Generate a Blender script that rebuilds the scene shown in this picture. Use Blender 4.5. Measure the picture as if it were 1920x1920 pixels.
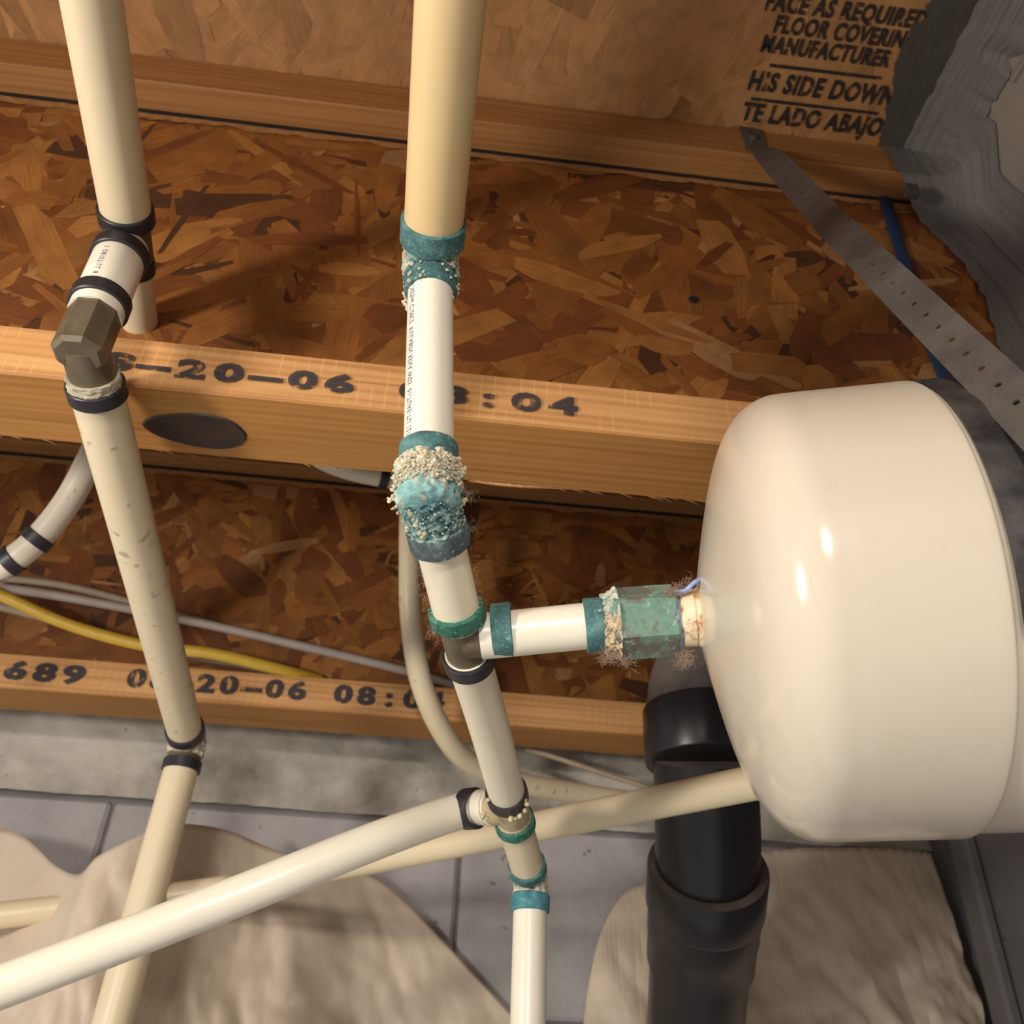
import bpy, math, random
import numpy as np
from mathutils import Vector, noise as mnoise
random.seed(7); rng = np.random.default_rng(7)
for o in list(bpy.data.objects): bpy.data.objects.remove(o)
SC = bpy.context.scene
COL = SC.collection
R = math.radians

# ------------------------------------------------------------------ camera
PITCH, ROLL, YAW, FPX, CAMZ = R(34.923), R(2.454), R(4.844), 1633.9, 1.60
FW = np.array([math.sin(YAW)*math.cos(PITCH), math.cos(YAW)*math.cos(PITCH), math.sin(PITCH)])
_r = np.array([math.cos(YAW), -math.sin(YAW), 0.0]); _u = np.cross(_r, FW)
RT = math.cos(ROLL)*_r + math.sin(ROLL)*_u
UP = -math.sin(ROLL)*_r + math.cos(ROLL)*_u
CP = np.array([0.0, 0.0, CAMZ])
cam = bpy.data.cameras.new('camera'); camo = bpy.data.objects.new('camera', cam); COL.objects.link(camo)
from mathutils import Matrix
camo.matrix_world = Matrix(((RT[0], UP[0], -FW[0], CP[0]), (RT[1], UP[1], -FW[1], CP[1]), (RT[2], UP[2], -FW[2], CP[2]), (0, 0, 0, 1)))
cam.sensor_width = 36; cam.lens = 36*FPX/1920; cam.clip_start = .01
cam.dof.use_dof = True; cam.dof.focus_distance = .43; cam.dof.aperture_fstop = 15.0
SC.camera = camo

# ------------------------------------------------------------------ world, lamps, exposure
w = bpy.data.worlds.new('room_light'); SC.world = w; w.use_nodes = True
bg = w.node_tree.nodes['Background']; bg.inputs[0].default_value = (1.0, .97, .935, 1); bg.inputs[1].default_value = .55
def lamp(name, kind, loc, power, col, **kw):
    l = bpy.data.lights.new(name, kind); l.energy = power; l.color = col
    for k, v in kw.items(): setattr(l, k, v)
    o = bpy.data.objects.new(name, l); o.location = loc; COL.objects.link(o); return o
def aim(o, tgt):
    o.rotation_euler = (Vector(tgt)-o.location).to_track_quat('-Z', 'Y').to_euler()
k1 = lamp('work_lamp', 'AREA', (-.16, -.85, 1.845), 7.0, (1.0, .935, .85), shape='RECTANGLE', size=.15, size_y=.09)
aim(k1, (.05, .6, 1.85))
k2 = lamp('side_lamp', 'AREA', (-.64, -.03, 1.665), 4.7, (1.0, .935, .85), shape='RECTANGLE', size=.11, size_y=.09)
aim(k2, (.05, .35, 1.85))
SC.view_settings.view_transform = 'Standard'; SC.view_settings.look = 'None'
SC.view_settings.exposure = 0.0; SC.view_settings.gamma = 1.0; SC.view_settings.use_curve_mapping = False

# ------------------------------------------------------------------ placing helpers: a pixel of the photo with a distance, or on a known plane
def ray(px, py): return FW + (px-960)/FPX*RT + (960-py)/FPX*UP
def P(px, py, d): return CP + d*ray(px, py)
def onY(px, py, Y): v = ray(px, py); return CP + v*(Y/v[1])
def onZ(px, py, Z): v = ray(px, py); return CP + v*((Z-CAMZ)/v[2])
def V(*a): return np.array(a, float)
def unit(a): a = np.asarray(a, float); return a/np.linalg.norm(a)
def frame(a):
    a = unit(a); h = V(0, 0, 1) if abs(a[2]) < .9 else V(1, 0, 0)
    u = unit(np.cross(h, a)); return u, np.cross(a, u), a
def fbm(p, o=4):
    s, a, f = 0.0, .5, 1.0
    for _ in range(o):
        s += a*mnoise.noise(Vector((p[0]*f, p[1]*f, p[2]*f))); a *= .5; f *= 2.03
    return s

# ------------------------------------------------------------------ mesh collector
class MB:
    def __init__(s): s.v = []; s.f = []; s.c = []; s.uv = []
    def add(s, vs, fs, col=None):
        b = len(s.v); s.v += [tuple(map(float, q)) for q in vs]; s.f += [tuple(b+i for i in q) for q in fs]
        if col is not None: s.c += [tuple(q) for q in col]
        return s
    def sweep(s, path, rad, n=28, caps=True):
        path = [np.asarray(q, float) for q in path]; m = len(path)
        rad = [rad]*m if np.isscalar(rad) else list(rad)
        T = []
        for i in range(m):
            T.append(unit(path[min(i+1, m-1)]-path[max(i-1, 0)]))
        u, vv, _ = frame(T[0]); vs = []
        for i in range(m):
            u = unit(u - T[i]*np.dot(u, T[i])); q = np.cross(T[i], u)
            for k in range(n):
                a = 2*math.pi*k/n; vs.append(path[i]+rad[i]*(math.cos(a)*u+math.sin(a)*q))
        fs = [(i*n+k, i*n+(k+1) % n, (i+1)*n+(k+1) % n, (i+1)*n+k) for i in range(m-1) for k in range(n)]
        if caps: fs += [tuple(range(n))[::-1], tuple((m-1)*n+k for k in range(n))]
        return s.add(vs, fs)
    def lathe(s, o, ax, prof, n=40, closed=False):
        u, vv, a = frame(ax); vs = []; m = len(prof)
        for (t, r) in prof:
            for k in range(n):
                g = 2*math.pi*k/n; vs.append(np.asarray(o)+a*t+r*(math.cos(g)*u+math.sin(g)*vv))
        mm = m if closed else m-1
        fs = [(i*n+k, i*n+(k+1) % n, ((i+1) % m)*n+(k+1) % n, ((i+1) % m)*n+k) for i in range(mm) for k in range(n)]
        if not closed: fs += [tuple(range(n))[::-1], tuple((m-1)*n+k for k in range(n))]
        return s.add(vs, fs)
    def box(s, lo, hi, bev=0):
        (x0, y0, z0), (x1, y1, z1) = lo, hi
        if bev == 0:
            vs = [(x, y, z) for x in (x0, x1) for y in (y0, y1) for z in (z0, z1)]
            return s.add(vs, [(0, 1, 3, 2), (4, 6, 7, 5), (0, 4, 5, 1), (2, 3, 7, 6), (0, 2, 6, 4), (1, 5, 7, 3)])
        b = bev; vs = []; fs = []
        pts = {}
        def vid(q):
            if q not in pts: pts[q] = len(vs); vs.append(q)
            return pts[q]
        X, Y, Z = (x0, x1), (y0, y1), (z0, z1)
        I = lambda A, i: A[i] + (b if i == 0 else -b)
        for ax in range(3):
            for sgn in (0, 1):
                q = []
                for (i, j) in ((0, 0), (1, 0), (1, 1), (0, 1)):
                    idx = [0, 0, 0]; o = [k for k in range(3) if k != ax]
                    c = [0, 0, 0]; c[ax] = (X, Y, Z)[ax][sgn]; c[o[0]] = I((X, Y, Z)[o[0]], i); c[o[1]] = I((X, Y, Z)[o[1]], j)
                    q.append(vid(tuple(c)))
                fs.append(tuple(q))
        def fv(ax, sg, a):  # vertex of face ax at corner a
            c = [0, 0, 0]
            for k in range(3): c[k] = (X, Y, Z)[k][a[k]] if k == ax else I((X, Y, Z)[k], a[k])
            return vid(tuple(c))
        for ax in range(3):
            o = [k for k in range(3) if k != ax]
            for i in (0, 1):
                for j in (0, 1):
                    q = []
                    for (t, face) in ((0, o[0]), (1, o[0]), (1, o[1]), (0, o[1])):
                        a = [0, 0, 0]; a[ax] = t; a[o[0]] = i; a[o[1]] = j; q.append(fv(face, 0, a))
                    fs.append(tuple(q))
        for i in (0, 1):
            for j in (0, 1):
                for k in (0, 1): fs.append(tuple(fv(ax, 0, [i, j, k]) for ax in range(3)))
        return s.add(vs, fs)
    def build(s, name, mat, parent=None, label=None, smooth=True, sharp=38, kind=None, fix=True):
        off = np.zeros(3)
        if parent is not None:
            r = parent
            while r.parent: r = r.parent
            off = np.array(r.location)
        me = bpy.data.meshes.new(name)
        me.from_pydata([tuple(np.asarray(q)-off) for q in s.v], [], s.f)
        if s.c:
            at = me.color_attributes.new('Col', 'FLOAT_COLOR', 'POINT')
            at.data.foreach_set('color', np.array([(*q[:3], 1.0) for q in s.c], 'f').ravel())
        if s.uv:
            ul = me.uv_layers.new(name='grain'); arr = np.array(s.uv, 'f')
            li = np.empty(len(me.loops), 'i'); me.loops.foreach_get('vertex_index', li)
            ul.data.foreach_set('uv', arr[li].ravel())
        if fix:
            import bmesh
            bm = bmesh.new(); bm.from_mesh(me); bmesh.ops.recalc_face_normals(bm, faces=bm.faces); bm.to_mesh(me); bm.free()
        if smooth:
            me.polygons.foreach_set('use_smooth', [True]*len(me.polygons)); me.set_sharp_from_angle(angle=R(sharp))
        if mat: me.materials.append(mat)
        o = bpy.data.objects.new(name, me); COL.objects.link(o)
        if parent is not None: o.parent = parent
        if label: o['label'] = label
        if kind: o['kind'] = kind
        return o
def tag(o, label, cat, group=None):
    o['label'] = label; o['category'] = cat
    if group: o['group'] = group
    return o
def thing(name, loc, label, cat, group=None):
    o = bpy.data.objects.new(name, None); o.location = tuple(map(float, loc)); o.empty_display_size = .02; COL.objects.link(o)
    return tag(o, label, cat, group)
def spline(pts, per=10):
    pts = [np.asarray(q, float) for q in pts]; out = []; n = len(pts)
    for i in range(n-1):
        p0, p1, p2, p3 = pts[max(i-1, 0)], pts[i], pts[i+1], pts[min(i+2, n-1)]
        for k in range(per):
            t = k/per; out.append(.5*((2*p1)+(-p0+p2)*t+(2*p0-5*p1+4*p2-p3)*t*t+(-p0+3*p1-3*p2+p3)*t**3))
    out.append(pts[-1]); return out
def lerp(a, b, t): return np.asarray(a)*(1-t)+np.asarray(b)*t

# ------------------------------------------------------------------ materials
class NT:
    def __init__(s, name):
        s.m = bpy.data.materials.new(name); s.m.use_nodes = True; s.t = s.m.node_tree
        s.b = s.t.nodes['Principled BSDF']; s.out = s.t.nodes['Material Output']
        s.tc = s.t.nodes.new('ShaderNodeTexCoord')
    def n(s, typ, ins=None, **at):
        q = s.t.nodes.new(typ)
        for k, v in at.items(): setattr(q, k, v)
        for k, v in (ins or {}).items(): s.set(q.inputs[k], v)
        return q
    def set(s, sock, v):
        if isinstance(v, bpy.types.NodeSocket): s.t.links.new(v, sock)
        elif isinstance(v, (tuple, list)) and len(v) == 3 and sock.type == 'RGBA': sock.default_value = (*v, 1)
        else: sock.default_value = v
    def map(s, scale=(1, 1, 1), rot=(0, 0, 0), loc=(0, 0, 0), src=None):
        return s.n('ShaderNodeMapping', {'Vector': src or s.tc.outputs['Object'], 'Scale': scale, 'Rotation': rot, 'Location': loc}).outputs[0]
    def noise(s, scale, detail=4, rough=.55, vec=None, dist=0):
        return s.n('ShaderNodeTexNoise', {'Vector': vec or s.tc.outputs['Object'], 'Scale': scale, 'Detail': detail, 'Roughness': rough, 'Distortion': dist}).outputs['Fac']
    def ramp(s, fac, stops, interp='LINEAR'):
        q = s.n('ShaderNodeValToRGB', {'Fac': fac}); q.color_ramp.interpolation = interp; e = q.color_ramp.elements
        while len(e) < len(stops): e.new(.5)
        for i, (p, c) in enumerate(stops): e[i].position = p; e[i].color = (*c, 1) if len(c) == 3 else c
        return q.outputs['Color']
    def mix(s, fac, a, b, mode='MIX'):
        q = s.n('ShaderNodeMix', data_type='RGBA', blend_type=mode)
        s.set(q.inputs[0], fac); s.set(q.inputs[6], a); s.set(q.inputs[7], b); return q.outputs[2]
    def math(s, op, a, b=0.0, clamp=False):
        q = s.n('ShaderNodeMath', operation=op, use_clamp=clamp); s.set(q.inputs[0], a); s.set(q.inputs[1], b); return q.outputs[0]
    def bump(s, h, strength=.3, dist=.001):
        q = s.n('ShaderNodeBump', {'Height': h, 'Strength': strength, 'Distance': dist}); s.t.links.new(q.outputs[0], s.b.inputs['Normal'])
    def done(s, col, rough=.5, metal=0.0, **kw):
        s.set(s.b.inputs['Base Color'], col); s.set(s.b.inputs['Roughness'], rough); s.set(s.b.inputs['Metallic'], metal)
        for k, v in kw.items(): s.set(s.b.inputs[k], v)
        return s.m

def m_pipe(name, col, col2, spots=0.0, rough=.38, sss=.0):
    t = NT(name)
    a = t.noise(9, 3); c = t.mix(a, col, col2)
    if spots:
        f = t.ramp(t.noise(95, 2, .5, t.map((1, 1, .55))), [(.66, (0, 0, 0)), (.74, (spots,)*3)])
        c = t.mix(f, c, (.16, .11, .06))
    g = t.ramp(t.noise(38, 4, .6), [(.5, (0, 0, 0)), (.8, (.22, .22, .22))])
    c = t.mix(g, c, tuple(x*.72 for x in col2))
    t.bump(t.noise(420, 2), .05, .0004)
    return t.done(c, rough)
M = {}
M['cream'] = m_pipe('cream_pex', (.81, .68, .46), (.75, .62, .40))
M['cream_scuffed'] = m_pipe('cream_pex_scuffed', (.80, .68, .47), (.74, .61, .41), .5)
M['amber'] = m_pipe('aged_amber_pex', (.80, .60, .32), (.74, .52, .25))
M['white'] = m_pipe('white_pex', (.90, .83, .69), (.87, .79, .63), rough=.30)
M['offwhite'] = m_pipe('offwhite_pex', (.86, .77, .60), (.82, .72, .53))
M['spotted'] = m_pipe('spotted_pex', (.80, .70, .56), (.75, .65, .50), .9)

def m_plain(name, c1, c2, scale=60, rough=.5, metal=0, bump=.15, bs=300, bd=.0006):
    t = NT(name); c = t.mix(t.ramp(t.noise(scale, 5), [(.35, (0, 0, 0)), (.65, (1, 1, 1))]), c1, c2)
    if bump: t.bump(t.noise(bs, 4), bump, bd)
    return t.done(c, rough, metal)
M['ring'] = m_plain('black_oxide_copper', (.017, .015, .020), (.03, .027, .033), 120, .42)
M['brass'] = m_plain('dull_brown_brass', (.125, .094, .060), (.18, .14, .09), 60, .45, .3)
M['brass_pale'] = m_plain('pale_brass', (.46, .36, .22), (.58, .46, .28), 90, .45, .1)
def m_verdigris(name, stops, scale=130, rough=.8):
    t = NT(name); n1 = t.noise(scale, 6, .65); c = t.ramp(n1, stops)
    sp = t.ramp(t.noise(scale*5, 3, .6), [(.60, (0, 0, 0)), (.70, (.6, .6, .6))]); c = t.mix(sp, c, (.42, .58, .52))
    t.bump(t.noise(600, 5, .7), .5, .0008)
    return t.done(c, rough)
M['teal_ring'] = m_verdigris('teal_corroded_ring', [(.3, (.035, .085, .09)), (.5, (.06, .16, .16)), (.7, (.13, .27, .25))])
M['green_ring'] = m_verdigris('green_corroded_ring', [(.3, (.015, .085, .06)), (.5, (.03, .15, .10)), (.72, (.10, .24, .17))])
M['grey_ring'] = m_verdigris('greyed_corroded_ring', [(.3, (.04, .055, .06)), (.55, (.07, .10, .105)), (.72, (.16, .22, .21))])
M['blue_ring'] = m_verdigris('blue_corroded_ring', [(.3, (.04, .16, .20)), (.55, (.07, .25, .29)), (.75, (.25, .45, .45))])
M['hex'] = m_verdigris('verdigris_brass', [(.30, (.11, .20, .155)), (.45, (.17, .30, .235)), (.55, (.16, .135, .105)), (.68, (.12, .16, .12))], 55)
def m_attr(name, rough=.9, bs=900, bst=.7):
    t = NT(name); a = t.n('ShaderNodeVertexColor', layer_name='Col').outputs[0]
    n = t.noise(700, 5, .7); c = t.mix(t.ramp(n, [(.3, (.75,)*3), (.7, (1.12,)*3)]), a, a, 'MIX')
    q = t.mix(1.0, a, t.ramp(n, [(.3, (.7,)*3), (.7, (1.1,)*3)]), 'MULTIPLY')
    t.bump(t.noise(bs, 5, .7), bst, .001)
    return t.done(q, rough)
M['crust'] = m_attr('mineral_crust')
M['lint'] = m_plain('dusty_lint', (.42, .31, .22), (.30, .22, .16), 200, .95, 0, 0)
M['blue_tape'] = m_plain('blue_thread_sealant', (.20, .30, .62), (.34, .42, .66), 300, .5)
M['blue_cable'] = m_plain('blue_jacket', (.010, .032, .085), (.012, .042, .11), 60, .5)

def m_tank(scuffs):
    t = NT('cream_enamel'); base = t.mix(t.noise(12, 3), (.71, .62, .49), (.68, .585, .455))
    g = t.ramp(t.noise(55, 5, .65), [(.60, (0, 0, 0)), (.85, (.16, .16, .16))]); c = t.mix(g, base, (.45, .34, .24))
    # settled dust: a property of which way the sheet faces
    geo = t.n('ShaderNodeNewGeometry').outputs['Normal']; z = t.n('ShaderNodeSeparateXYZ', {0: geo}).outputs[2]
    dust = t.ramp(t.math('MULTIPLY', t.math('SUBTRACT', z, .12), t.math('ADD', t.noise(160, 4, .7), .7)), [(.0, (0, 0, 0)), (.55, (.62,)*3)])
    c = t.mix(dust, c, (.52, .42, .32)); rough = t.math('ADD', .16, t.math('MULTIPLY', dust, .6))
    for q, r in zip(scuffs, (.017, .009)):
        dv_ = t.n('ShaderNodeVectorMath', {0: t.tc.outputs['Object'], 1: tuple(map(float, q))}, operation='DISTANCE').outputs['Value']
        f = t.math('MULTIPLY', t.ramp(t.math('DIVIDE', dv_, r), [(.3, (1, 1, 1)), (1.0, (0, 0, 0))]), t.ramp(t.noise(120, 4, .65, t.map((.4, 1, 1.6))), [(.50, (0, 0, 0)), (.60, (.8,)*3)]))
        c = t.mix(f, c, (.30, .15, .07))
    t.bump(t.noise(25, 2), .02, .002)
    return t.done(c, rough, 0, **{'Coat Weight': .25, 'Coat Roughness': .12})
def m_rust():
    t = NT('rusty_cream_enamel'); f = t.ramp(t.noise(85, 5, .65), [(.49, (0, 0, 0)), (.58, (1, 1, 1))])
    c = t.mix(f, (.82, .68, .46), t.ramp(t.noise(160, 4), [(.3, (.26, .09, .025)), (.7, (.62, .27, .06))]))
    t.bump(t.noise(300, 4), .3, .0006); return t.done(c, .45)
M['rust'] = m_rust()
def m_metal(name, c, c2, rough=.45, metal=.75, scr=(40, 400, 40), dust=.0):
    t = NT(name); n = t.noise(3, 5, .6, t.map(scr)); col = t.mix(n, c, c2)
    if dust: col = t.mix(t.ramp(t.noise(40, 5, .65), [(.42, (0, 0, 0)), (.68, (dust,)*3)]), col, (.24, .21, .18))
    t.bump(n, .1, .0005); return t.done(col, rough, metal)
M['strap'] = m_metal('dusty_galvanised_strap', (.095, .087, .08), (.15, .137, .125), .5, .5, dust=.5)
M['loop'] = m_metal('dark_strap', (.022, .020, .023), (.045, .04, .04), .5, .4, dust=.35)
M['duct'] = m_metal('grey_sheet_metal', (.27, .23, .195), (.32, .272, .232), .5, .15, scr=(5, 5, 120))
M['mastic'] = (lambda t: (t.bump(t.noise(2.2, 6, .65, t.map((160, 10, 60))), .4, .002),
    t.done(t.mix(t.noise(24, 5, .6), (.115, .104, .097), (.20, .183, .172)), .62))[1])(NT('brushed_grey_mastic'))
M['smear'] = (lambda t: (t.bump(t.noise(2.2, 6, .65, t.map((140, 12, 60))), .4, .001),
    t.done(t.mix(t.noise(40, 5, .6), (.055, .046, .038), (.085, .074, .062)), .7))[1])(NT('dark_grey_mastic_smear'))
def m_abs(name, lo, hi):
    t = NT(name); z = t.n('ShaderNodeSeparateXYZ', {0: t.n('ShaderNodeNewGeometry').outputs['Normal']}).outputs[2]
    d = t.ramp(t.math('ADD', z, t.math('MULTIPLY', t.noise(40, 4), .25)), [(lo, (0, 0, 0)), (hi, (.9,)*3)])
    c = t.mix(d, (.012, .011, .012), (.20, .165, .135)); t.bump(t.noise(240, 3), .05, .0006)
    return t.done(c, t.math('ADD', .33, t.math('MULTIPLY', d, .5)))
M['abs'] = m_abs('black_abs_plastic', .4, .8); M['abs_dusty'] = m_abs('dusty_black_abs', .02, .5)
M['cable_grey'] = m_plain('grey_cable_jacket', (.40, .33, .28), (.46, .38, .33), 60, .55, 0, .1)
M['cable_yellow'] = m_plain('yellow_cable_jacket', (.66, .40, .035), (.72, .46, .06), 60, .45, 0, .1)
M['cable_tan'] = m_plain('tan_cable_jacket', (.34, .27, .18), (.40, .32, .22), 60, .55, 0, .1)

def m_wood(name, pale, mid, dark, saw=False, axis='x'):
    t = NT(name); src = t.tc.outputs['Object']
    warp = t.noise(5, 2, .5, t.map((.6, 3, 3)))
    g = t.noise(1, 6, .6, t.map((3.2, 160, 160), loc=(3, 1, 7)), .6)
    rings = t.n('ShaderNodeTexWave', {'Vector': t.map((.8, 60, 60)), 'Scale': 1.6, 'Distortion': 3.5, 'Detail': 3, 'Detail Scale': .8}, wave_type='BANDS', bands_direction='DIAGONAL').outputs['Fac']
    c = t.ramp(t.math('ADD', t.math('MULTIPLY', g, .86), t.math('MULTIPLY', rings, .14)), [(.30, dark), (.5, mid), (.70, pale)])
    c = t.mix(t.ramp(t.noise(4, 3, .5, t.map((1, 4, 4))), [(.35, (0, 0, 0)), (.7, (.35,)*3)]), c, tuple(x*.7 for x in mid))
    h = g
    if saw:
        s1 = t.n('ShaderNodeTexWave', {'Vector': t.map((1, .04, .10)), 'Scale': 38, 'Distortion': .6, 'Detail': 2}, wave_type='BANDS', bands_direction='X').outputs['Fac']
        line = t.ramp(s1, [(.92, (0, 0, 0)), (.99, (.20,)*3)])
        brk = t.ramp(t.noise(30, 3), [(.42, (0, 0, 0)), (.56, (1, 1, 1))]); line = t.math('MULTIPLY', line, brk)
        c = t.mix(line, c, tuple(min(1, x*1.5) for x in pale))
        h = t.math('ADD', g, t.math('MULTIPLY', line, -.5))
    t.bump(h, .25, .0008)
    return t.done(c, .62)
M['pine_saw'] = m_wood('sawn_pine', (.70, .38, .15), (.60, .30, .105), (.42, .18, .055), True)
M['pine'] = m_wood('planed_pine', (.53, .26, .070), (.46, .205, .047), (.35, .14, .028))
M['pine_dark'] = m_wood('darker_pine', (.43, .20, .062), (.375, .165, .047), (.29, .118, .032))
M['knot'] = m_plain('dark_pine_knot', (.022, .012, .009), (.05, .026, .016), 45, .45, 0, .4, 90, .0015)
M['gap'] = m_plain('near_black_fill', (.012, .008, .008), (.02, .012, .011), 40, .8, 0, 0)
def m_flake(name, rough=.6, lo=.62, hi=1.18, bst=.35):
    t = NT(name); a = t.n('ShaderNodeVertexColor', layer_name='Col').outputs[0]
    uv = t.n('ShaderNodeUVMap', uv_map='grain').outputs[0]
    g = t.noise(1.0, 6, .68, t.map((26, 620, 1), src=uv), .25)
    c = t.mix(1.0, a, t.ramp(g, [(.25, (lo,)*3), (.5, (.95,)*3), (.75, (hi,)*3)]), 'MULTIPLY')
    bl = t.ramp(t.noise(1.0, 4, .6, t.map((34, 34, 1), src=uv)), [(.3, (.72,)*3), (.62, (1.06,)*3)]); c = t.mix(1.0, c, bl, 'MULTIPLY')
    t.bump(g, bst, .0009); return t.done(c, rough)
M['flake'] = m_flake('osb_strands')
M['flake_pale'] = m_flake('sanded_osb_strands', .6, .72, 1.10, .45)
M['osb'] = m_plain('osb_core', (.20, .080, .022), (.33, .15, .045), 90, .7, 0, .3)
M['osb_edge'] = m_plain('osb_fuzzy_edge', (.42, .20, .065), (.30, .13, .038), 160, .85, 0, .5)
def m_ink(name, col, thr=.42, sc=90, hard=.14, mx=.95):
    t = NT(name); f = t.ramp(t.noise(sc, 5, .65), [(thr, (0, 0, 0)), (thr+hard, (mx,)*3)])
    tr = t.n('ShaderNodeBsdfTransparent'); mx_ = t.n('ShaderNodeMixShader', {0: f})
    t.t.links.new(tr.outputs[0], mx_.inputs[1]); t.t.links.new(t.b.outputs[0], mx_.inputs[2]); t.t.links.new(mx_.outputs[0], t.out.inputs[0])
    return t.done(col, .75)
M['ink'] = m_ink('black_stamp_ink', (.022, .017, .016), .31, 160)
M['ink_jet'] = m_ink('grey_marking_ink', (.040, .034, .038), .34, 130, .12, .93)
M['ink_pipe'] = m_ink('purple_pipe_ink', (.13, .09, .19), .26, 400, .15, .95)
def m_conc(name, a, b, dk, bst, sc=22):
    t = NT(name); c = t.ramp(t.noise(sc, 7, .62), [(.3, a), (.55, b), (.75, tuple(min(1, x*1.12) for x in b))])
    pits = t.ramp(t.noise(70, 3), [(.24, (.9,)*3), (.31, (0, 0, 0))]); c = t.mix(pits, c, dk)
    t.bump(t.noise(sc*2.3, 7, .65), bst, .006); return t.done(c, .85)
M['block'] = m_conc('grey_painted_block', (.40, .37, .365), (.46, .43, .425), (.10, .09, .09), .25)
M['block_rough'] = m_conc('rough_pale_concrete', (.22, .195, .155), (.60, .55, .47), (.14, .12, .10), .7, 7)
M['mortar'] = m_conc('mortar_joint', (.16, .145, .14), (.22, .20, .195), (.08, .07, .07), .4)
M['wall_grey'] = m_conc('grey_wall_paint', (.13, .12, .115), (.17, .155, .15), (.06, .055, .05), .15, 9)
M['floor'] = m_conc('concrete_floor', (.26, .24, .22), (.34, .31, .28), (.12, .11, .10), .3)
def m_paper():
    t = NT('beige_building_paper'); c = t.mix(t.noise(6, 5, .6), (.66, .53, .40), (.76, .63, .49))
    c = t.mix(t.ramp(t.noise(26, 5, .7), [(.55, (0, 0, 0)), (.8, (.35,)*3)]), c, (.38, .27, .18))
    t.bump(t.noise(14, 5, .6), .35, .006); return t.done(c, .55, 0)
M['paper'] = m_paper()

# ------------------------------------------------------------------ the setting
H = 2.304; J1, J2, JW, JH, FL, REC = .4027, .8947, .062, .356, .038, .026
XL, XR = -.85, .62
def flakes(mb, n, u0, u1, v0, v1, place, pal, lmin, lmax, wmin, wmax, dmax=.0007, angs=None, base=.00005):
    for i in range(n):
        cu, cv = rng.uniform(u0, u1), rng.uniform(v0, v1)
        L = rng.uniform(lmin, lmax)*.5; W = rng.uniform(wmin, wmax)*.5*(1 if rng.random() < .75 else .35); a = rng.uniform(0, math.pi) if angs is None else rng.normal(*angs)
        if angs is None and min(cv-v0, v1-cv) < .016: a = rng.normal(0, .12)
        ca, sa = math.cos(a), math.sin(a)
        loc = [(-L, -W*rng.uniform(.5, 1)), (-L*rng.uniform(.2, .5), -W), (L*rng.uniform(.3, .6), -W*rng.uniform(.8, 1.05)), (L*rng.uniform(.85, 1.0), -W*rng.uniform(.3, .9)),
               (L*rng.uniform(.8, 1.05), W*rng.uniform(.2, .9)), (L*rng.uniform(.0, .5), W*rng.uniform(.85, 1.05)), (-L*rng.uniform(.3, .6), W), (-L*rng.uniform(.85, 1.1), W*rng.uniform(.1, .8))]
        top = []; tilt = rng.normal(0, .0016)
        d = base + dmax*(i/n) + rng.uniform(0, dmax*.2)
        c = pal(i/n); b = len(mb.v); k = len(loc); o = rng.uniform(0, 50, 2)
        ring = [(min(max(cu+p*ca-q*sa, u0), u1), min(max(cv+p*sa+q*ca, v0), v1), d) for p, q in loc]
        vs = [place(*q) for q in ring] + [place(q[0], q[1], -.0001) for q in ring]
        mb.add(vs, [tuple(range(k))] + [(j, (j+1) % k, k+(j+1) % k, k+j) for j in range(k)], [c]*(2*k))
        mb.uv += [(p+o[0], q+o[1]) for p, q in loc]*2
def pal_web(t):
    r = rng.random()
    if r < .06: c = V(.085, .030, .010)
    elif r < .36: c = V(.190, .057, .011)
    elif r < .74: c = V(.275, .096, .017)
    elif r < .96: c = V(.355, .143, .031)
    else: c = V(.41, .20, .075)
    return c*rng.uniform(.95, 1.28)
def pal_sub(t):
    c = lerp((.43, .200, .066), (.50, .250, .092), rng.random())
    if rng.random() < .06: c = c*.75
    return c*rng.uniform(.93, 1.07)

ceiling = MB().box((XL, -1.2, H), (XR, 1.1, H+.018)).build('ceiling', M['osb'], smooth=False); ceiling['kind'] = 'structure'
ceiling['label'] = 'tan strand board subfloor overhead with black printed lettering'
mb = MB(); flakes(mb, 1500, XL, .62, -.3, J1+.005, lambda u, v, d: (u, v, H-d), pal_sub, .07, .20, .02, .06, .0007, (math.pi/2, .5))
mb.build('strands', M['flake_pale'], ceiling, smooth=False, kind='stuff')

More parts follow.
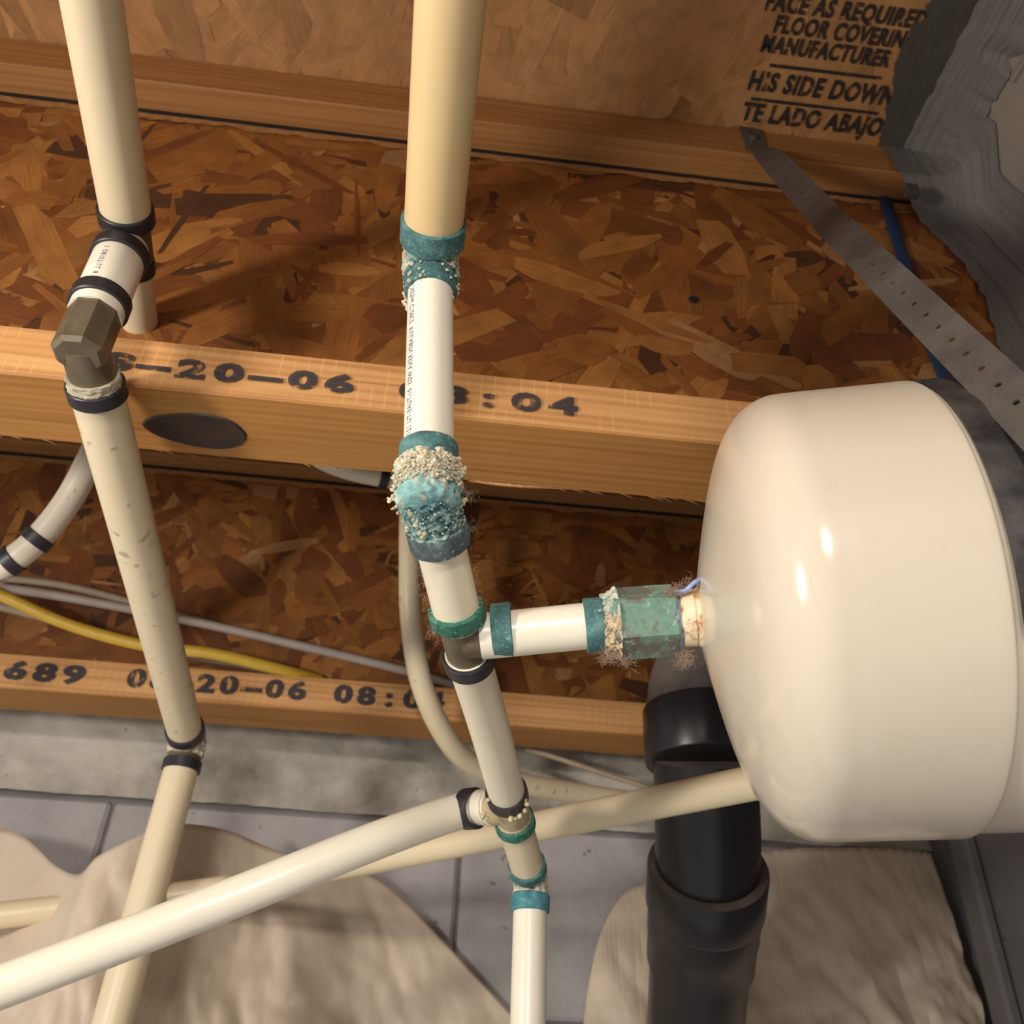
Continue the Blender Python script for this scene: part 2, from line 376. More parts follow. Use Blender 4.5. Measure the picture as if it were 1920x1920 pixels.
def font_mesh(txt, bold=.0):
    cu = bpy.data.curves.new('lettering', 'FONT'); cu.body = txt; cu.size = 1; cu.offset = bold; cu.resolution_u = 3; cu.space_character = 1.12
    o = bpy.data.objects.new('lettering', cu); COL.objects.link(o)
    dg = bpy.context.evaluated_depsgraph_get(); dg.update()
    me = bpy.data.meshes.new_from_object(o.evaluated_get(dg))
    vs = np.array([v.co[:] for v in me.vertices]); fs = [tuple(p.vertices) for p in me.polygons]
    bpy.data.objects.remove(o); bpy.data.curves.remove(cu); bpy.data.meshes.remove(me)
    return vs, fs
def text_line(mb, txt, start, end, up, nrm, hgt, bold=.02, pitch=False, squash=1.0):
    start, end = np.asarray(start), np.asarray(end); ex = unit(end-start); Ltot = np.linalg.norm(end-start)
    up = unit(up-ex*np.dot(up, ex))
    def put(vs, fs, x0, sx):
        q = [start+ex*(x0+v[0]*sx)+up*(v[1]*hgt/.7)+np.asarray(nrm)*.0012 for v in vs]; mb.add(q, fs)
    if pitch:
        n = len(txt); pw = Ltot/n
        for i, ch in enumerate(txt):
            if ch == ' ': continue
            vs, fs = font_mesh(ch, bold); x0, x1 = vs[:, 0].min(), vs[:, 0].max()
            wd = {'-': .95, ':': .34}.get(ch, .82)*pw; sx = wd/(x1-x0); vs = vs.copy(); vs[:, 0] -= x0
            if ch == ':': vs[:, 1] *= 1.05
            put(vs, fs, i*pw+(pw-wd)/2, sx)
    else:
        vs, fs = font_mesh(txt, bold); x0, x1 = vs[:, 0].min(), vs[:, 0].max(); vs = vs.copy(); vs[:, 0] -= x0
        put(vs, fs, 0, Ltot/(x1-x0))
ZT = H-.0008
for txt, s, e, top in [('FACE AS REQUIRED', (1432, 16), (1730, 52), (1444, -16)), ('FLOOR COVERING', (1448, 58), (1712, 91), (1459, 27)), ('MANUFACTURER', (1424, 94), (1664, 124), (1434, 64)),
                       ('HIS SIDE DOWN', (1400, 165), (1668, 196), (1411, 131)), ('TE LADO ABAJO', (1386, 222), (1646, 253), (1397, 190))]:
    S, E_, T_ = onZ(*s, ZT), onZ(*e, ZT), onZ(*top, ZT); mb = MB()
    text_line(mb, txt, S, E_, V(0, -1, 0), (0, 0, -1), np.linalg.norm(T_-S), .042)
    mb.build('lettering', M['ink'], ceiling, 'black printed lettering', smooth=False)
for s, e in [((1443, 122), (1652, 147)), ((1408, 185), (1645, 213))]:
    a, b = onZ(*s, ZT-.0012), onZ(*e, ZT-.0012); t = V(0, .0014, 0); mb = MB(); mb.add([a-t, b-t, b+t, a+t], [(0, 1, 2, 3)])
    mb.build('printed_rule', M['ink'], ceiling, 'black printed rule', smooth=False)

def joist(y0, label, n, seed_shift, letters):
    t = thing('i_joist', (-.1, y0, H-JH), label, 'joist', 'wooden floor joists under the subfloor')
    zb = H-JH
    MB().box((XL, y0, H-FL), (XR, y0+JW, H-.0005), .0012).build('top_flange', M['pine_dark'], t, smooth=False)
    bf = MB().box((XL, y0, zb), (XR, y0+JW, zb+FL), .0012).build('bottom_flange', M['pine'], t, smooth=False)
    # sawn front face of the lower flange, a thin veneer with saw marks
    MB().box((XL, y0-.0006, zb+.0012), (XR, y0+.001, zb+FL-.0008), .0004).build('sawn_face', M['pine_saw'], bf, smooth=False)
    wb = MB().box((XL, y0+REC+.0008, zb+FL-.005), (XR, y0+REC+.010, H-FL+.005)).build('web', M['osb'], t, smooth=False)
    mb = MB(); flakes(mb, n, XL, XR, zb+FL-.004, H-FL-.0055, lambda u, v, d: (u, y0+REC+.0006-d, v), pal_web, .03, .11, .008, .034, .0008)
    mb.build('strands', M['flake'], wb, smooth=False, kind='stuff')
    # fuzzy pale upper edge of the web and a near-black strip along the joint above it
    mb = MB(); xs = np.linspace(XL, XR, 420); up_, dn = [], []
    for x in xs:
        q = .0012*fbm((x*60, y0, 3)); up_.append((x, y0+REC-.0014, H-FL-.0052+q)); dn.append((x, y0+REC-.0012, H-FL-.0118+3*q+.006*fbm((x*30, y0, 9))+.003*fbm((x*160, y0, 2))))
    m = len(xs); mb.add(up_+dn+[(a[0], y0+REC+.002, a[2]) for a in up_], [(i, i+1, m+i+1, m+i) for i in range(m-1)]+[(2*m+i, 2*m+i+1, i+1, i) for i in range(m-1)])
    mb.build('web_edge', M['osb_edge'], wb, smooth=False)
    MB().box((XL, y0+REC-.0016, H-FL-.0048), (XR, y0+REC+.004, H-FL+.0002)).build('joint_strip', M['gap'], t, smooth=False)
    for txt, s, e, base_h in [(wd, lerp(a, b, i0/len(tx)), lerp(a, b, (i0+len(wd))/len(tx)), hh) for tx, a, b, hh in letters for wd in tx.split() for i0 in [tx.index(wd)]]:
        mb = MB(); text_line(mb, txt, onY(*s, y0-.0008), onY(*e, y0-.0008), V(0, 0, 1), (0, -1, 0), base_h, .05, True)
        mb.build('lettering', M['ink_jet'], bf, 'dark stamped numerals', smooth=False)
    # splinters along the rear lower edge
    mb = MB()
    for i in range(110):
        x = rng.uniform(XL+.2, XR-.1); L = rng.uniform(.002, .007); p0 = V(x, y0+JW-.0006, zb+.0004)
        mb.sweep([p0, p0+V(L*.7, .0006, -L*.08), p0+V(L*1.4, .001, -L*rng.uniform(.1, .45))], [.00030, .00022, .0001], 4)
    mb.build('splinters', M['osb_edge'], bf, smooth=False, kind='stuff')
    return t, bf
j1, bf1 = joist(J1, 'nearest wooden I-joist, stamped 08-20-06 08:04 above its dark oval knot', 2600, 0, [('08-20-06 08:04', (106, 684), (1090, 781), .0135)])
j2, bf2 = joist(J2, 'far wooden I-joist beside the block wall, stamped 689 08-20-06', 2300, 3, [('689', (-2, 1271), (160, 1283), .019), ('08-20-06 08:04', (230, 1286), (836, 1332), .019)])
j0, bf0 = joist(J1-.492, 'unseen wooden I-joist overhead, added to shade the top of the view', 300, 5, [])  # unseen joist, added for the shadow it throws on the upper bay
# the knot: a sunken dark oval in the underside of the first joist
kc = onZ(365, 806, H-JH); mb = MB(); vs = []; n = 48
for rr, dz in ((1.0, .0002), (.95, -.0012), (.86, -.0007), (.5, -.0009), (.0, -.0009)):
    for k in range(n):
        a = 2*math.pi*k/n; j = 1+.10*fbm((math.cos(a)*2, math.sin(a)*2, 5)); vs.append((kc[0]+.0325*rr*j*math.cos(a), kc[1]+.0165*rr*j*math.sin(a)*(1+.25*math.cos(a)), H-JH+dz))
mb.add(vs, [(i*n+k, i*n+(k+1) % n, (i+1)*n+(k+1) % n, (i+1)*n+k) for i in range(4) for k in range(n)])
mb.build('knot', M['knot'], bf1, 'dark oval knot with a bark rim')
# split sliver of wood peeling from the rear edge of the first joist
pa = [onY(x, y, J1+JW+.001) for x, y in ((880, 900), (960, 910), (1080, 915), (1200, 922), (1330, 940))]
MB().sweep(spline(pa, 8), .0012, 6).build('splinter_strip', M['pine_saw'], bf1)
# nail head and dents on the web
mb = MB(); c = onY(1299, 562, J1+REC-.0012); mb.lathe(c, (0, -1, 0), [(0, .0036), (.0008, .0036), (.0012, .0028)], 14); mb.build('nail_hole', M['gap'], [o for o in j1.children if o.name.startswith('web')][0])

# back wall of painted blocks
YB = 1.05
wall = MB().box((XL-.3, YB+.006, 0), (XR+.1, YB+.2, H)).build('wall_back', M['mortar'], smooth=False); wall['kind'] = 'structure'; wall['label'] = 'grey painted block wall behind the pipes'
xj = onY(200, 1545, YB)[0]; z0 = 1.886
bl = 0
for r in range(-4, 2):
    zl, zh = z0+(r-1)*.2, z0+r*.2
    off = xj+(.2 if r % 2 else 0)
    for k in range(-3, 5):
        xa, xb = off+k*.4, off+(k+1)*.4
        if xb < XL-.25 or xa > XR+.05: continue
        xa, xb = max(xa, XL-.3), min(xb, XR+.1)
        if r == 1: continue
        top = False
        MB().box((xa+.0022, YB-(.004 if top else 0)-rng.uniform(0, .0012), zl+.0025), (xb-.0022, YB+.02, min(zh, H)-.0025), .004).build('block', M['block_rough'] if top else M['block'], wall, smooth=False)
mb = MB(); xs = np.linspace(XL-.3, XR+.1, 260); zz = np.linspace(z0+.001, H-.02, 70)
mb.add([(x, YB-.004-.016*fbm((x*9, z*14, 2.5), 5)-.006*abs(fbm((x*40, z*40, 1), 3))-(.006 if z < z0+.012 else 0)*0, z) for z in zz for x in xs], [(j*260+i, j*260+i+1, (j+1)*260+i+1, (j+1)*260+i) for j in range(69) for i in range(259)])
mb.build('rough_concrete', M['block_rough'], wall, 'rough pale concrete above the top block course', sharp=60)
wr = MB().box((XR, -1.2, 0), (XR+.1, YB+.2, H)).build('wall_right', M['wall_grey'], smooth=False); wr['kind'] = 'structure'; wr['label'] = 'dark grey side wall in the right corner'

# ------------------------------------------------------------------ plumbing pieces
RB, RS = .0143, .0111     # 1 inch and 3/4 inch tube radii
def ring(c, ax, r, mat, root, wdt=.0092, th=.0018, label=None, rough=0):
    h = wdt/2; o = r+th; b = .0005
    prof = [(-h, r-.0006), (-h, o-b), (-h+b, o), (h-b, o), (h, o-b), (h, r-.0006)]
    mb = MB(); mb.lathe(c, ax, prof, 48, True)
    if rough:
        mb.v = [tuple(np.array(q)+unit(np.array(q)-np.asarray(c))*rough*fbm(np.array(q)*900, 3)) for q in mb.v]
    return mb.build('crimp_ring', mat, root, label)
def lip(mb, c, ax, r, L):
    mb.lathe(c, ax, [(-L, r), (L*.7, r), (L, r-.0006), (L, r*.6)], 40)
crust_pal = {'white': V(.78, .70, .52), 'cream': V(.72, .62, .40), 'cyan': V(.29, .48, .44), 'bright': V(.27, .53, .52), 'teal': V(.07, .21, .22), 'dark': V(.03, .07, .085), 'orange': V(.70, .42, .22), 'green': V(.20, .34, .22)}
def crust(mb, path, rad, colf, amp=.0018, nu=110, nv=90, freq=260):
    path = spline(path, 12); T = [unit(path[min(i+1, len(path)-1)]-path[max(i-1, 0)]) for i in range(len(path))]
    u = frame(T[0])[0]; vs, cs = [], []; idx = np.linspace(0, len(path)-1, nu); fr = []
    uu = []
    for i in range(len(path)): u = unit(u-T[i]*np.dot(u, T[i])); uu.append(u)
    for i, fi in enumerate(idx):
        a = int(min(fi, len(path)-2)); t = fi-a; c = lerp(path[a], path[a+1], t); tt = unit(lerp(T[a], T[a+1], t)); u2 = unit(lerp(uu[a], uu[a+1], t)); q = np.cross(tt, u2)
        s = i/(nu-1); rr = rad(s) if callable(rad) else rad
        for k in range(nv):
            g = 2*math.pi*k/nv; d = math.cos(g)*u2+math.sin(g)*q; p = c+rr*d
            col, am = colf(s, d, p); h = fbm(p*freq, 5)+.35*abs(fbm(p*freq*3.1+7, 3))
            vs.append(p+d*amp*am*h*2.0); cs.append(col*(1+.5*h))
    fs = [(i*nv+k, i*nv+(k+1) % nv, (i+1)*nv+(k+1) % nv, (i+1)*nv+k) for i in range(nu-1) for k in range(nv)]
    fs += [tuple(range(nv))[::-1], tuple((nu-1)*nv+k for k in range(nv))]
    mb.add(vs, fs, cs)
ico_v, ico_f = None, None
def ico():
    global ico_v, ico_f
    if ico_v is None:
        import bmesh
        bm = bmesh.new(); bmesh.ops.create_icosphere(bm, subdivisions=2, radius=1); bm.verts.ensure_lookup_table()
        ico_v = [np.array(v.co[:]) for v in bm.verts]; ico_f = [tuple(v.index for v in f.verts) for f in bm.faces]; bm.free()
    return ico_v, ico_f
def blob(mb, c, r, col):
    v, f = ico(); o = rng.uniform(0, 100, 3); q = rng.uniform(.75, 1.25, 3)
    mb.add([np.asarray(c)+r*p*q*(1+.55*fbm(p*1.6+o, 3)) for p in v], f, [np.asarray(col)*rng.uniform(.9, 1.08)]*len(v))
def coral(mb, p0, d, L, r, col, n=9):
    p = np.array(p0, float); d = unit(d)
    for i in range(n):
        blob(mb, p+rng.normal(0, r*.35, 3), r*rng.uniform(.7, 1.2)*(1-.25*i/n), col); d = unit(d+rng.normal(0, .35, 3)); p = p+d*L/n
def lint(mb, pts, nrm, n, L, r=.00006, spread=1.1):
    for i in range(n):
        k = rng.integers(0, len(pts)); p = np.asarray(pts[k])+rng.normal(0, .0012, 3); d = unit(np.asarray(nrm[k])+rng.normal(0, spread, 3)); l = L*rng.uniform(.35, 1.3)
        q = [p]; 
        for _ in range(3): d = unit(d+rng.normal(0, .7, 3)); q.append(q[-1]+d*l/3)
        mb.sweep(q, [r, r, r*.9, r*.5], 3, False)

# ---- left run -------------------------------------------------------------
yl = unit(P(220, 300, .487)-P(171, 0, .417)); T0 = P(243, 440, .528)
L = thing('water_pipe_run', T0, 'cream pipe run on the left with black crimp rings and bare brown brass fittings', 'pipe', 'crimped water pipe runs')
a0 = T0-yl*.385
def seg(root, pts, r, mat, name='pipe', label=None, per=10, n=40):
    mb = MB(); mb.sweep(spline(pts, per) if len(pts) > 2 else pts, r, n); return mb.build(name, mat, root, label)
e_run = T0-yl*.0115
seg(L, [a0, e_run], RB, M['cream'], label='thick cream overhead pipe')
ring(P(236.5, 402, .516), yl, RB, M['ring'], L)
dn = V(0, 0, -1); dnl = unit(P(187, 572, .487)+V(.0, .0, 0)-T0)
web_in = P(257, 625, .584)+V(0, .02, 0); yl2 = unit(web_in-T0)
El = T0+dnl*.0985                                    # corner of the lower elbow
mb = MB(); mb.sweep([T0-yl*.013, T0+yl2*.016], .0125, 32); mb.sweep([T0, T0+dnl*.016], .0125, 32); mb.build('tee_fitting', M['brass'], L, 'brown brass tee')
seg(L, [T0+yl2*.014, web_in+yl2*.03], RS, M['cream'], label='short pipe entering the joist web'); ring(T0+yl2*.022, yl2, RS, M['ring'], L)
stub = seg(L, [T0+dnl*.0135, T0+dnl*.0765], RB, M['white'], label='short drop pipe between two black rings')
ring(T0+dnl*.0225, dnl, RB, M['ring'], L); ring(T0+dnl*.0655, dnl, RB, M['ring'], L)
o1 = P(186, 747, .514); o1 = El+unit(P(335, 1267, .687)-El)*.05; dl = unit(P(335, 1267, .687)-El)
def oct_body(mb, a, b, r, n=8, bev=.0016, rot=0):
    ax = unit(b-a); u, q, _ = frame(ax); Ln = np.linalg.norm(b-a); vs = []
    for t, rr in ((0, r-bev), (bev, r), (Ln-bev, r), (Ln, r-bev)):
        for k in range(n): g = 2*math.pi*(k+.5)/n+rot; vs.append(a+ax*t+rr*(math.cos(g)*u+math.sin(g)*q))
    mb.add(vs, [(i*n+k, i*n+(k+1) % n, (i+1)*n+(k+1) % n, (i+1)*n+k) for i in range(3) for k in range(n)]+[tuple(range(n))[::-1], tuple(3*n+k for k in range(n))])
mb = MB(); oct_body(mb, El-dnl*.028, El+dnl*.0110, .0140, 8, .0024); mb.sweep([El, El+dl*.022], .0126, 32)
elb = mb.build('elbow_fitting', M['brass'], L, 'brown faceted brass elbow', sharp=20)
mb = MB()
def c_grey(s, d, p): return lerp(crust_pal['white']*.8, V(.45, .38, .28), .5+fbm(p*300)), 1
crust(mb, [El+dl*.0205, El+dl*.0265], .0142, c_grey, .0012, 14, 60); mb.build('scale_collar', M['crust'], elb, 'thin pale limescale collar')
LE2 = P(353, 1393, .762)
seg(L, [El+dl*.0255, lerp(El, LE2, .5)+V(.002, 0, -.003), LE2-unit(LE2-El)*.018], RB, M['cream_scuffed'], label='long scuffed cream pipe sloping away'); ring(El+dl*.031, dl, RB, M['ring'], L)
dl2 = unit(LE2-El); d3 = unit(P(330, 1500, .742)-LE2); d3 = unit(V(-.006, -.03, -1))
ring(LE2-dl2*.021, dl2, RB, M['ring'], L); ring(LE2+d3*.021, d3, RB, M['ring'], L)
mb = MB(); mb.sweep(spline([LE2-dl2*.018, LE2-dl2*.006, LE2+d3*.006, LE2+d3*.018], 6), .0133, 32); e2 = mb.build('elbow_fitting', M['brass'], L)
mb = MB()
def c_pk(s, d, p): return lerp(V(.60, .47, .34), V(.78, .70, .55), .5+fbm(p*240)), 1.0 if d[1] < .3 else .2
crust(mb, [LE2-dl2*.012, LE2-dl2*.004, LE2+d3*.004, LE2+d3*.012], .0150, c_pk, .0016, 40, 60); mb.build('scale_crust', M['crust'], e2, 'pinkish limescale crust')
seg(L, [LE2+d3*.018, LE2+d3*.35], RB, M['cream'], label='cream pipe dropping towards the floor')
# small print on the short drop pipe
def wrap_text(root, txt, a, b, r, phi, hgt, mat, flip=False, bold=.0, box=None):
    a, b = np.asarray(a), np.asarray(b); ax = unit(b-a); mid = lerp(a, b, .5); to = CP-mid; to = unit(to-ax*np.dot(to, ax)); side = np.cross(ax, to)
    vs, fs = font_mesh(txt, bold); x0, x1 = vs[:, 0].min(), vs[:, 0].max(); sc = np.linalg.norm(b-a)/(x1-x0); mb = MB(); out = []
    sg = -1 if flip else 1
    def put(x, y):
        g = phi+sg*(y/.7-.5)*hgt/r; return a+ax*x+(r+.00012)*(math.cos(g)*to+math.sin(g)*side)
    mb.add([put((v[0]-x0)*sc, v[1]) for v in vs], fs)
    if box:
        mb.build('lettering', mat, root, smooth=False); mb = MB(); L0, L1 = box
        for (xa, xb, ya, yb) in ((L0, L1, -.15, -.08), (L0, L1, .80, .87), (L0, L0+.0004, -.15, .87)):
            k = 8; q = [put(lerp(xa, xb, i/k), ya) for i in range(k+1)]+[put(lerp(xa, xb, i/k), yb) for i in range(k+1)]; mb.add(q, [(i, i+1, k+2+i, k+1+i) for i in range(k)])
    return mb.build('printed_frame' if box else 'lettering', mat, root, smooth=False)
# ---- centre run -----------------------------------------------------------
c_a, c_b = P(844, 0, .357), P(811, 430, .433); yc = unit(c_b-c_a); yc = unit(V(yc[0], yc[1], yc[2]*.6))
E1 = P(808, 487, .437)
Cn = thing('water_pipe_run', E1, 'centre pipe run with green corroded fittings feeding the expansion tank', 'pipe', 'crimped water pipe runs')
E1b = E1-yc*.0; top0 = E1-yc*.31
seg(Cn, [top0, E1-yc*.012], RB, M['amber'], label='thick aged amber pipe overhead')
ring(E1-yc*.0165, yc, RB, M['teal_ring'], Cn, .0125, .0016, 'blue-green corroded crimp ring', .0004)
EB = P(803, 925, .372)                                # the heavily crusted elbow
dc = unit(EB-E1)
mb = MB(); mb.sweep(spline([E1-yc*.013, E1-yc*.003, E1+dc*.004, E1+dc*.018], 8), .0125, 32); f1 = mb.build('elbow_fitting', M['brass'], Cn)
mb = MB()
def c_up(s, d, p):
    n = fbm(p*330, 4); n2 = fbm(p*120+3, 3)
    c = lerp(crust_pal['teal'], crust_pal['cyan'], np.clip(.5+1.6*n, 0, 1)); wv = np.clip((n2+.10)*3.2, 0, 1); c = lerp(c, crust_pal['white']*.85, wv)
    if .30 < s < .62 and d[1] < .2: c = lerp(c, crust_pal['orange'], np.clip(.45+2*n2, 0, .75))
    if n < -.22: c = crust_pal['dark']
    return c, 1
crust(mb, [E1-yc*.0115, E1-yc*.004, E1+dc*.003, E1+dc*.0125], .0133, c_up, .0017, 70, 80, 330)
for i in range(60):
    g = rng.uniform(0, 2*math.pi); u, q, _ = frame(dc); d = math.cos(g)*u+math.sin(g)*q
    if np.dot(d, CP-E1) < -.05: continue
    blob(mb, E1+dc*rng.uniform(.008, .024)+d*.0136, rng.uniform(.0004, .0011), crust_pal['white']*.9)
for i in range(30):
    p = P(rng.normal(764, 4), rng.normal(560, 12), .431); blob(mb, p, rng.uniform(.0005, .0014), crust_pal['white'])
    p = P(rng.normal(838, 5), rng.normal(548, 11), .424); blob(mb, p, rng.uniform(.0007, .0016), crust_pal['white']*.95)
mb.build('mineral_crust', M['crust'], f1, 'teal and white crust on the upper elbow')
ring(E1+dc*.0175, dc, RS, M['teal_ring'], Cn, .0105, .0017, 'blue-green corroded crimp ring', .0006)
wp = seg(Cn, [E1+dc*.0135, EB-dc*.014], RS, M['white'], label='bright white drop pipe with printed lettering')
pa, pb = P(802, 556, .432), P(798, 829, .380)
pa = E1+dc*(np.dot(pa-E1, dc)); pb = E1+dc*(np.dot(pb-E1, dc))
wrap_text(wp, '3/4 NSFpw C120CE  9/ULAB0N RSNA WG5  01-TUAE-TU 1216', pa, pb, RS, .92, .0032, M['ink_pipe'], False, .012)
l0 = pb+dc*.003; wrap_text(wp, 'NSF', l0+dc*.0016, l0+dc*.0078, RS, .92, .0030, M['ink_pipe'], False, .01, (-.0012, .013))
wrap_text(stub, '1 08/07/LL 8', T0+dnl*.032, T0+dnl*.057, RB, .62, .0030, M['ink_pipe'])
T1 = P(868, 1196, .418); dr = unit(T1-EB)
rA = ring(EB-dc*.0185, dc, RS, M['teal_ring'], Cn, .0105, .0019, 'blue-green corroded crimp ring', .0006)
mb = MB(); oct_body(mb, EB-dc*.014, EB+dc*.008, .0102); oct_body(mb, EB-dr*.008, EB+dr*.016, .0102); f2 = mb.build('elbow_fitting', M['brass'], Cn, sharp=20)
mb = MB()
def c_v(s, d, p):
    n = fbm(p*300, 4); n2 = fbm(p*110+1.3, 3)
    c = lerp(crust_pal['bright'], crust_pal['cyan'], np.clip(.5+2*n, 0, 1)); c = lerp(c, crust_pal['teal'], np.clip(-n2*2.5, 0, .5))
    c = lerp(c, crust_pal['white'], np.clip(1.9-3.0*s+2.2*n2, 0, 1)); c = lerp(c, crust_pal['white'], np.clip((n-.08)*3, 0, .7))
    if s > .97: c = lerp(c, crust_pal['cream'], .6)
    return c, 1.6 if s < .5 else .8
def c_h(s, d, p):
    n = fbm(p*330, 4); n2 = fbm(p*130+5.3, 3)
    c = lerp(crust_pal['teal'], crust_pal['cyan'], np.clip(.35+2.0*n, 0, 1)); c = lerp(c, crust_pal['dark']*1.8, np.clip(n2*3, 0, .75)); c = lerp(c, V(.44, .46, .42), np.clip((n-.10)*3.5, 0, .7))
    if s > .90: c = lerp(c, V(.50, .56, .50), .7)
    return c, .9
crust(mb, [EB-dc*.0155, EB-dc*.006, EB+dc*.0092], lambda s: (.0131+.0007*math.sin(math.pi*min(1, s*1.2)))*(math.sqrt(max(0, 1-((s-.84)/.16)**2)) if s > .84 else 1)+.00002, c_v, .0015, 100, 120, 290)
crust(mb, [EB-dr*.002, EB+dr*.007, EB+dr*.0172], .0127, c_h, .0012, 80, 120, 330)
to = unit(CP-EB); sd = unit(np.cross(to, dc))
for i in range(1500):
    s = rng.beta(1.3, 2.0)*.020-.012; g = rng.normal(0, .95); d = math.cos(g)*unit(to-dc*np.dot(to, dc))+math.sin(g)*sd
    if s > 0: continue
    blob(mb, EB+dc*s+d*rng.uniform(.0130, .0150), rng.uniform(.0002, .0009)*rng.uniform(.5, 1), lerp(crust_pal['white'], crust_pal['cream'], rng.random()))
for i in range(160):
    s = rng.uniform(-.002, .014); g = rng.normal(0, 1.1); d = math.cos(g)*unit(to-dr*np.dot(to, dr))+math.sin(g)*unit(np.cross(to, dr))
    blob(mb, EB+dr*s+d*rng.uniform(.0128, .0137), rng.uniform(.0002, .0005), lerp(crust_pal['cyan'], crust_pal['white'], rng.random()))
for (px, py, d_, dirpx, Ln, r, n) in [(748, 935, .372, (-1, .15), .0075, .0010, 16), (751, 950, .372, (-.2, 1), .006, .0008, 10), (748, 915, .373, (-.7, -.5), .003, .0008, 7), (862, 920, .375, (1, -.2), .0035, .0009, 9), (866, 940, .378, (.5, .8), .005, .0009, 10), (862, 965, .38, (.4, 1), .004, .0008, 8), (862, 890, .371, (1, -.3), .003, .0009, 8), (765, 990, .374, (-1, .3), .002, .0008, 7)]:
    for q in range(3): coral(mb, P(px+rng.normal(0, 3), py+rng.normal(0, 5), d_), RT*dirpx[0]-UP*dirpx[1]+rng.normal(0, .25, 3), Ln*rng.uniform(.5, 1), r, lerp(crust_pal['white'], crust_pal['cream'], .3), n)
for (px, py) in [(770, 965), (775, 975), (780, 985), (788, 1000), (792, 1008), (796, 1002), (768, 958)]:
    blob(mb, P(px, py, .3595), rng.uniform(.0006, .0014), V(.55, .52, .32))
mb.build('mineral_crust', M['crust'], f2, 'thick white and turquoise crust swallowing the elbow')
ring(EB+dr*.0222, dr, RS, M['grey_ring'], Cn, .0098, .0026, 'grey-green corroded crimp ring', .0005)
dt = P(1315, 1158, .415)-T1; dt = unit(dt)
p_a = EB+dr*.0165; seg(Cn, [p_a, T1-dr*.0095], RS, M['offwhite'], label='short off-white pipe below the crusted elbow')
ring(T1-dr*.0155, dr, RS, M['green_ring'], Cn, .0082, .0022, 'bright green corroded crimp ring', .0006)
S2 = P(957, 1512, .54); d2 = unit(S2-T1)
mb = MB(); mb.sweep([T1-dr*.011, T1+d2*.013], .0102, 32); mb.sweep([T1, T1+dt*.012], .0102, 32); mb.build('tee_fitting', M['brass'], Cn, 'bare brown brass tee')
ring(T1+d2*.0165, d2, RS, M['ring'], Cn)
seg(Cn, [T1+d2*.0115, lerp(T1, S2, .5)+V(0, 0, .002), S2-d2*.012], RS, M['offwhite'], label='off-white pipe sloping away below the tee')
# branch to the tank
HX = P(1205, 1166, .418); dh = unit(P(1315, 1158, .415)-HX)
ring(P(942, 1181, .418), dt, RS, M['teal_ring'], Cn, .0098, .0019, 'teal corroded crimp ring', .0004)
seg(Cn, [T1+dt*.0085, P(1135, 1170, .417)], RS, M['white'], label='short white branch pipe to the tank')
ring(P(1115, 1172, .417), dt, RS, M['teal_ring'], Cn, .0096, .0021, 'teal corroded crimp ring', .0005)
ha, hb = P(1148, 1170, .417), P(1267, 1162, .416)
mb = MB(); oct_body(mb, ha, hb, .0174, 6, .0012, .35); hx = mb.build('hex_adapter', M['hex'], Cn, 'green hexagonal threaded adapter', sharp=20)
mb = MB()
def c_col(s, d, p):
    n = fbm(p*260, 4); return (lerp(crust_pal['cyan']*1.05, crust_pal['white'], np.clip(.5+2*n, 0, 1)) if d[2] > -.25 else lerp(V(.62, .45, .26), V(.75, .62, .42), np.clip(.5+2*n, 0, 1))), 1.0
crust(mb, [P(1128, 1171, .417), P(1158, 1169, .417)], lambda s: .0128+.0042*s, c_col, .0020, 40, 110, 330)
for i in range(90):
    g = rng.uniform(0, 2*math.pi); u, q, _ = frame(dt); d = math.cos(g)*u+math.sin(g)*q
    if d[2] > -.1 and rng.random() < .8: continue
    blob(mb, P(1140, 1170, .417)+dt*rng.normal(0, .0016)+d*.0150, rng.uniform(.0004, .0012), V(.66, .50, .36))
mb.build('mineral_crust', M['crust'], hx, 'pale crust collar at the adapter mouth')
# far tee, lower elbow, final drop
E5 = P(995, 1648, .588); d5 = unit(E5-S2)
ring(S2-d2*.0155, d2, RS, M['ring'], Cn); 
db = unit(P(870, 1519, .562)-S2)
mb = MB(); mb.sweep([S2-d2*.012, S2+d5*.012], .0108, 32); mb.sweep([S2, S2+db*.017], .0108, 32); ft = mb.build('tee_fitting', M['brass_pale'], Cn, 'pale dirty brass tee')
mb = MB()
for px, py in [(905, 1530), (912, 1534), (908, 1525), (915, 1500), (922, 1495), (966, 1535), (985, 1500), (988, 1508), (984, 1520), (975, 1530), (958, 1536)]: blob(mb, P(px, py, .522), rng.uniform(.001, .002), V(.72, .64, .36))
mb.build('scale_beads', M['crust'], ft, 'yellowish scale beads')
ring(S2+d5*.0165, d5, RS, M['green_ring'], Cn, .0078, .0019, 'green corroded crimp ring', .0004)
seg(Cn, [S2+d5*.011, E5-d5*.012], RS, M['cream_scuffed'], label='stubby tan pipe')
ring(E5-d5*.0145, d5, RS, M['teal_ring'], Cn, .0075, .0017, 'teal corroded crimp ring', .0004)
dv = V(0, -.02, -1); dv = unit(dv)
mb = MB(); mb.sweep(spline([E5-d5*.013, E5-d5*.004, E5+dv*.004, E5+dv*.013], 6), .0105, 28); f3 = mb.build('elbow_fitting', M['brass'], Cn)
mb = MB()
def c_w(s, d, p):
    n = fbm(p*260, 4); return lerp(crust_pal['white'], crust_pal['cyan'], np.clip(.15+2*n, 0, 1)), 1
crust(mb, [E5-d5*.010, E5-d5*.003, E5+dv*.003, E5+dv*.010], .0112, c_w, .0016, 50, 70, 300); mb.build('mineral_crust', M['crust'], f3, 'white crust on the lower elbow')
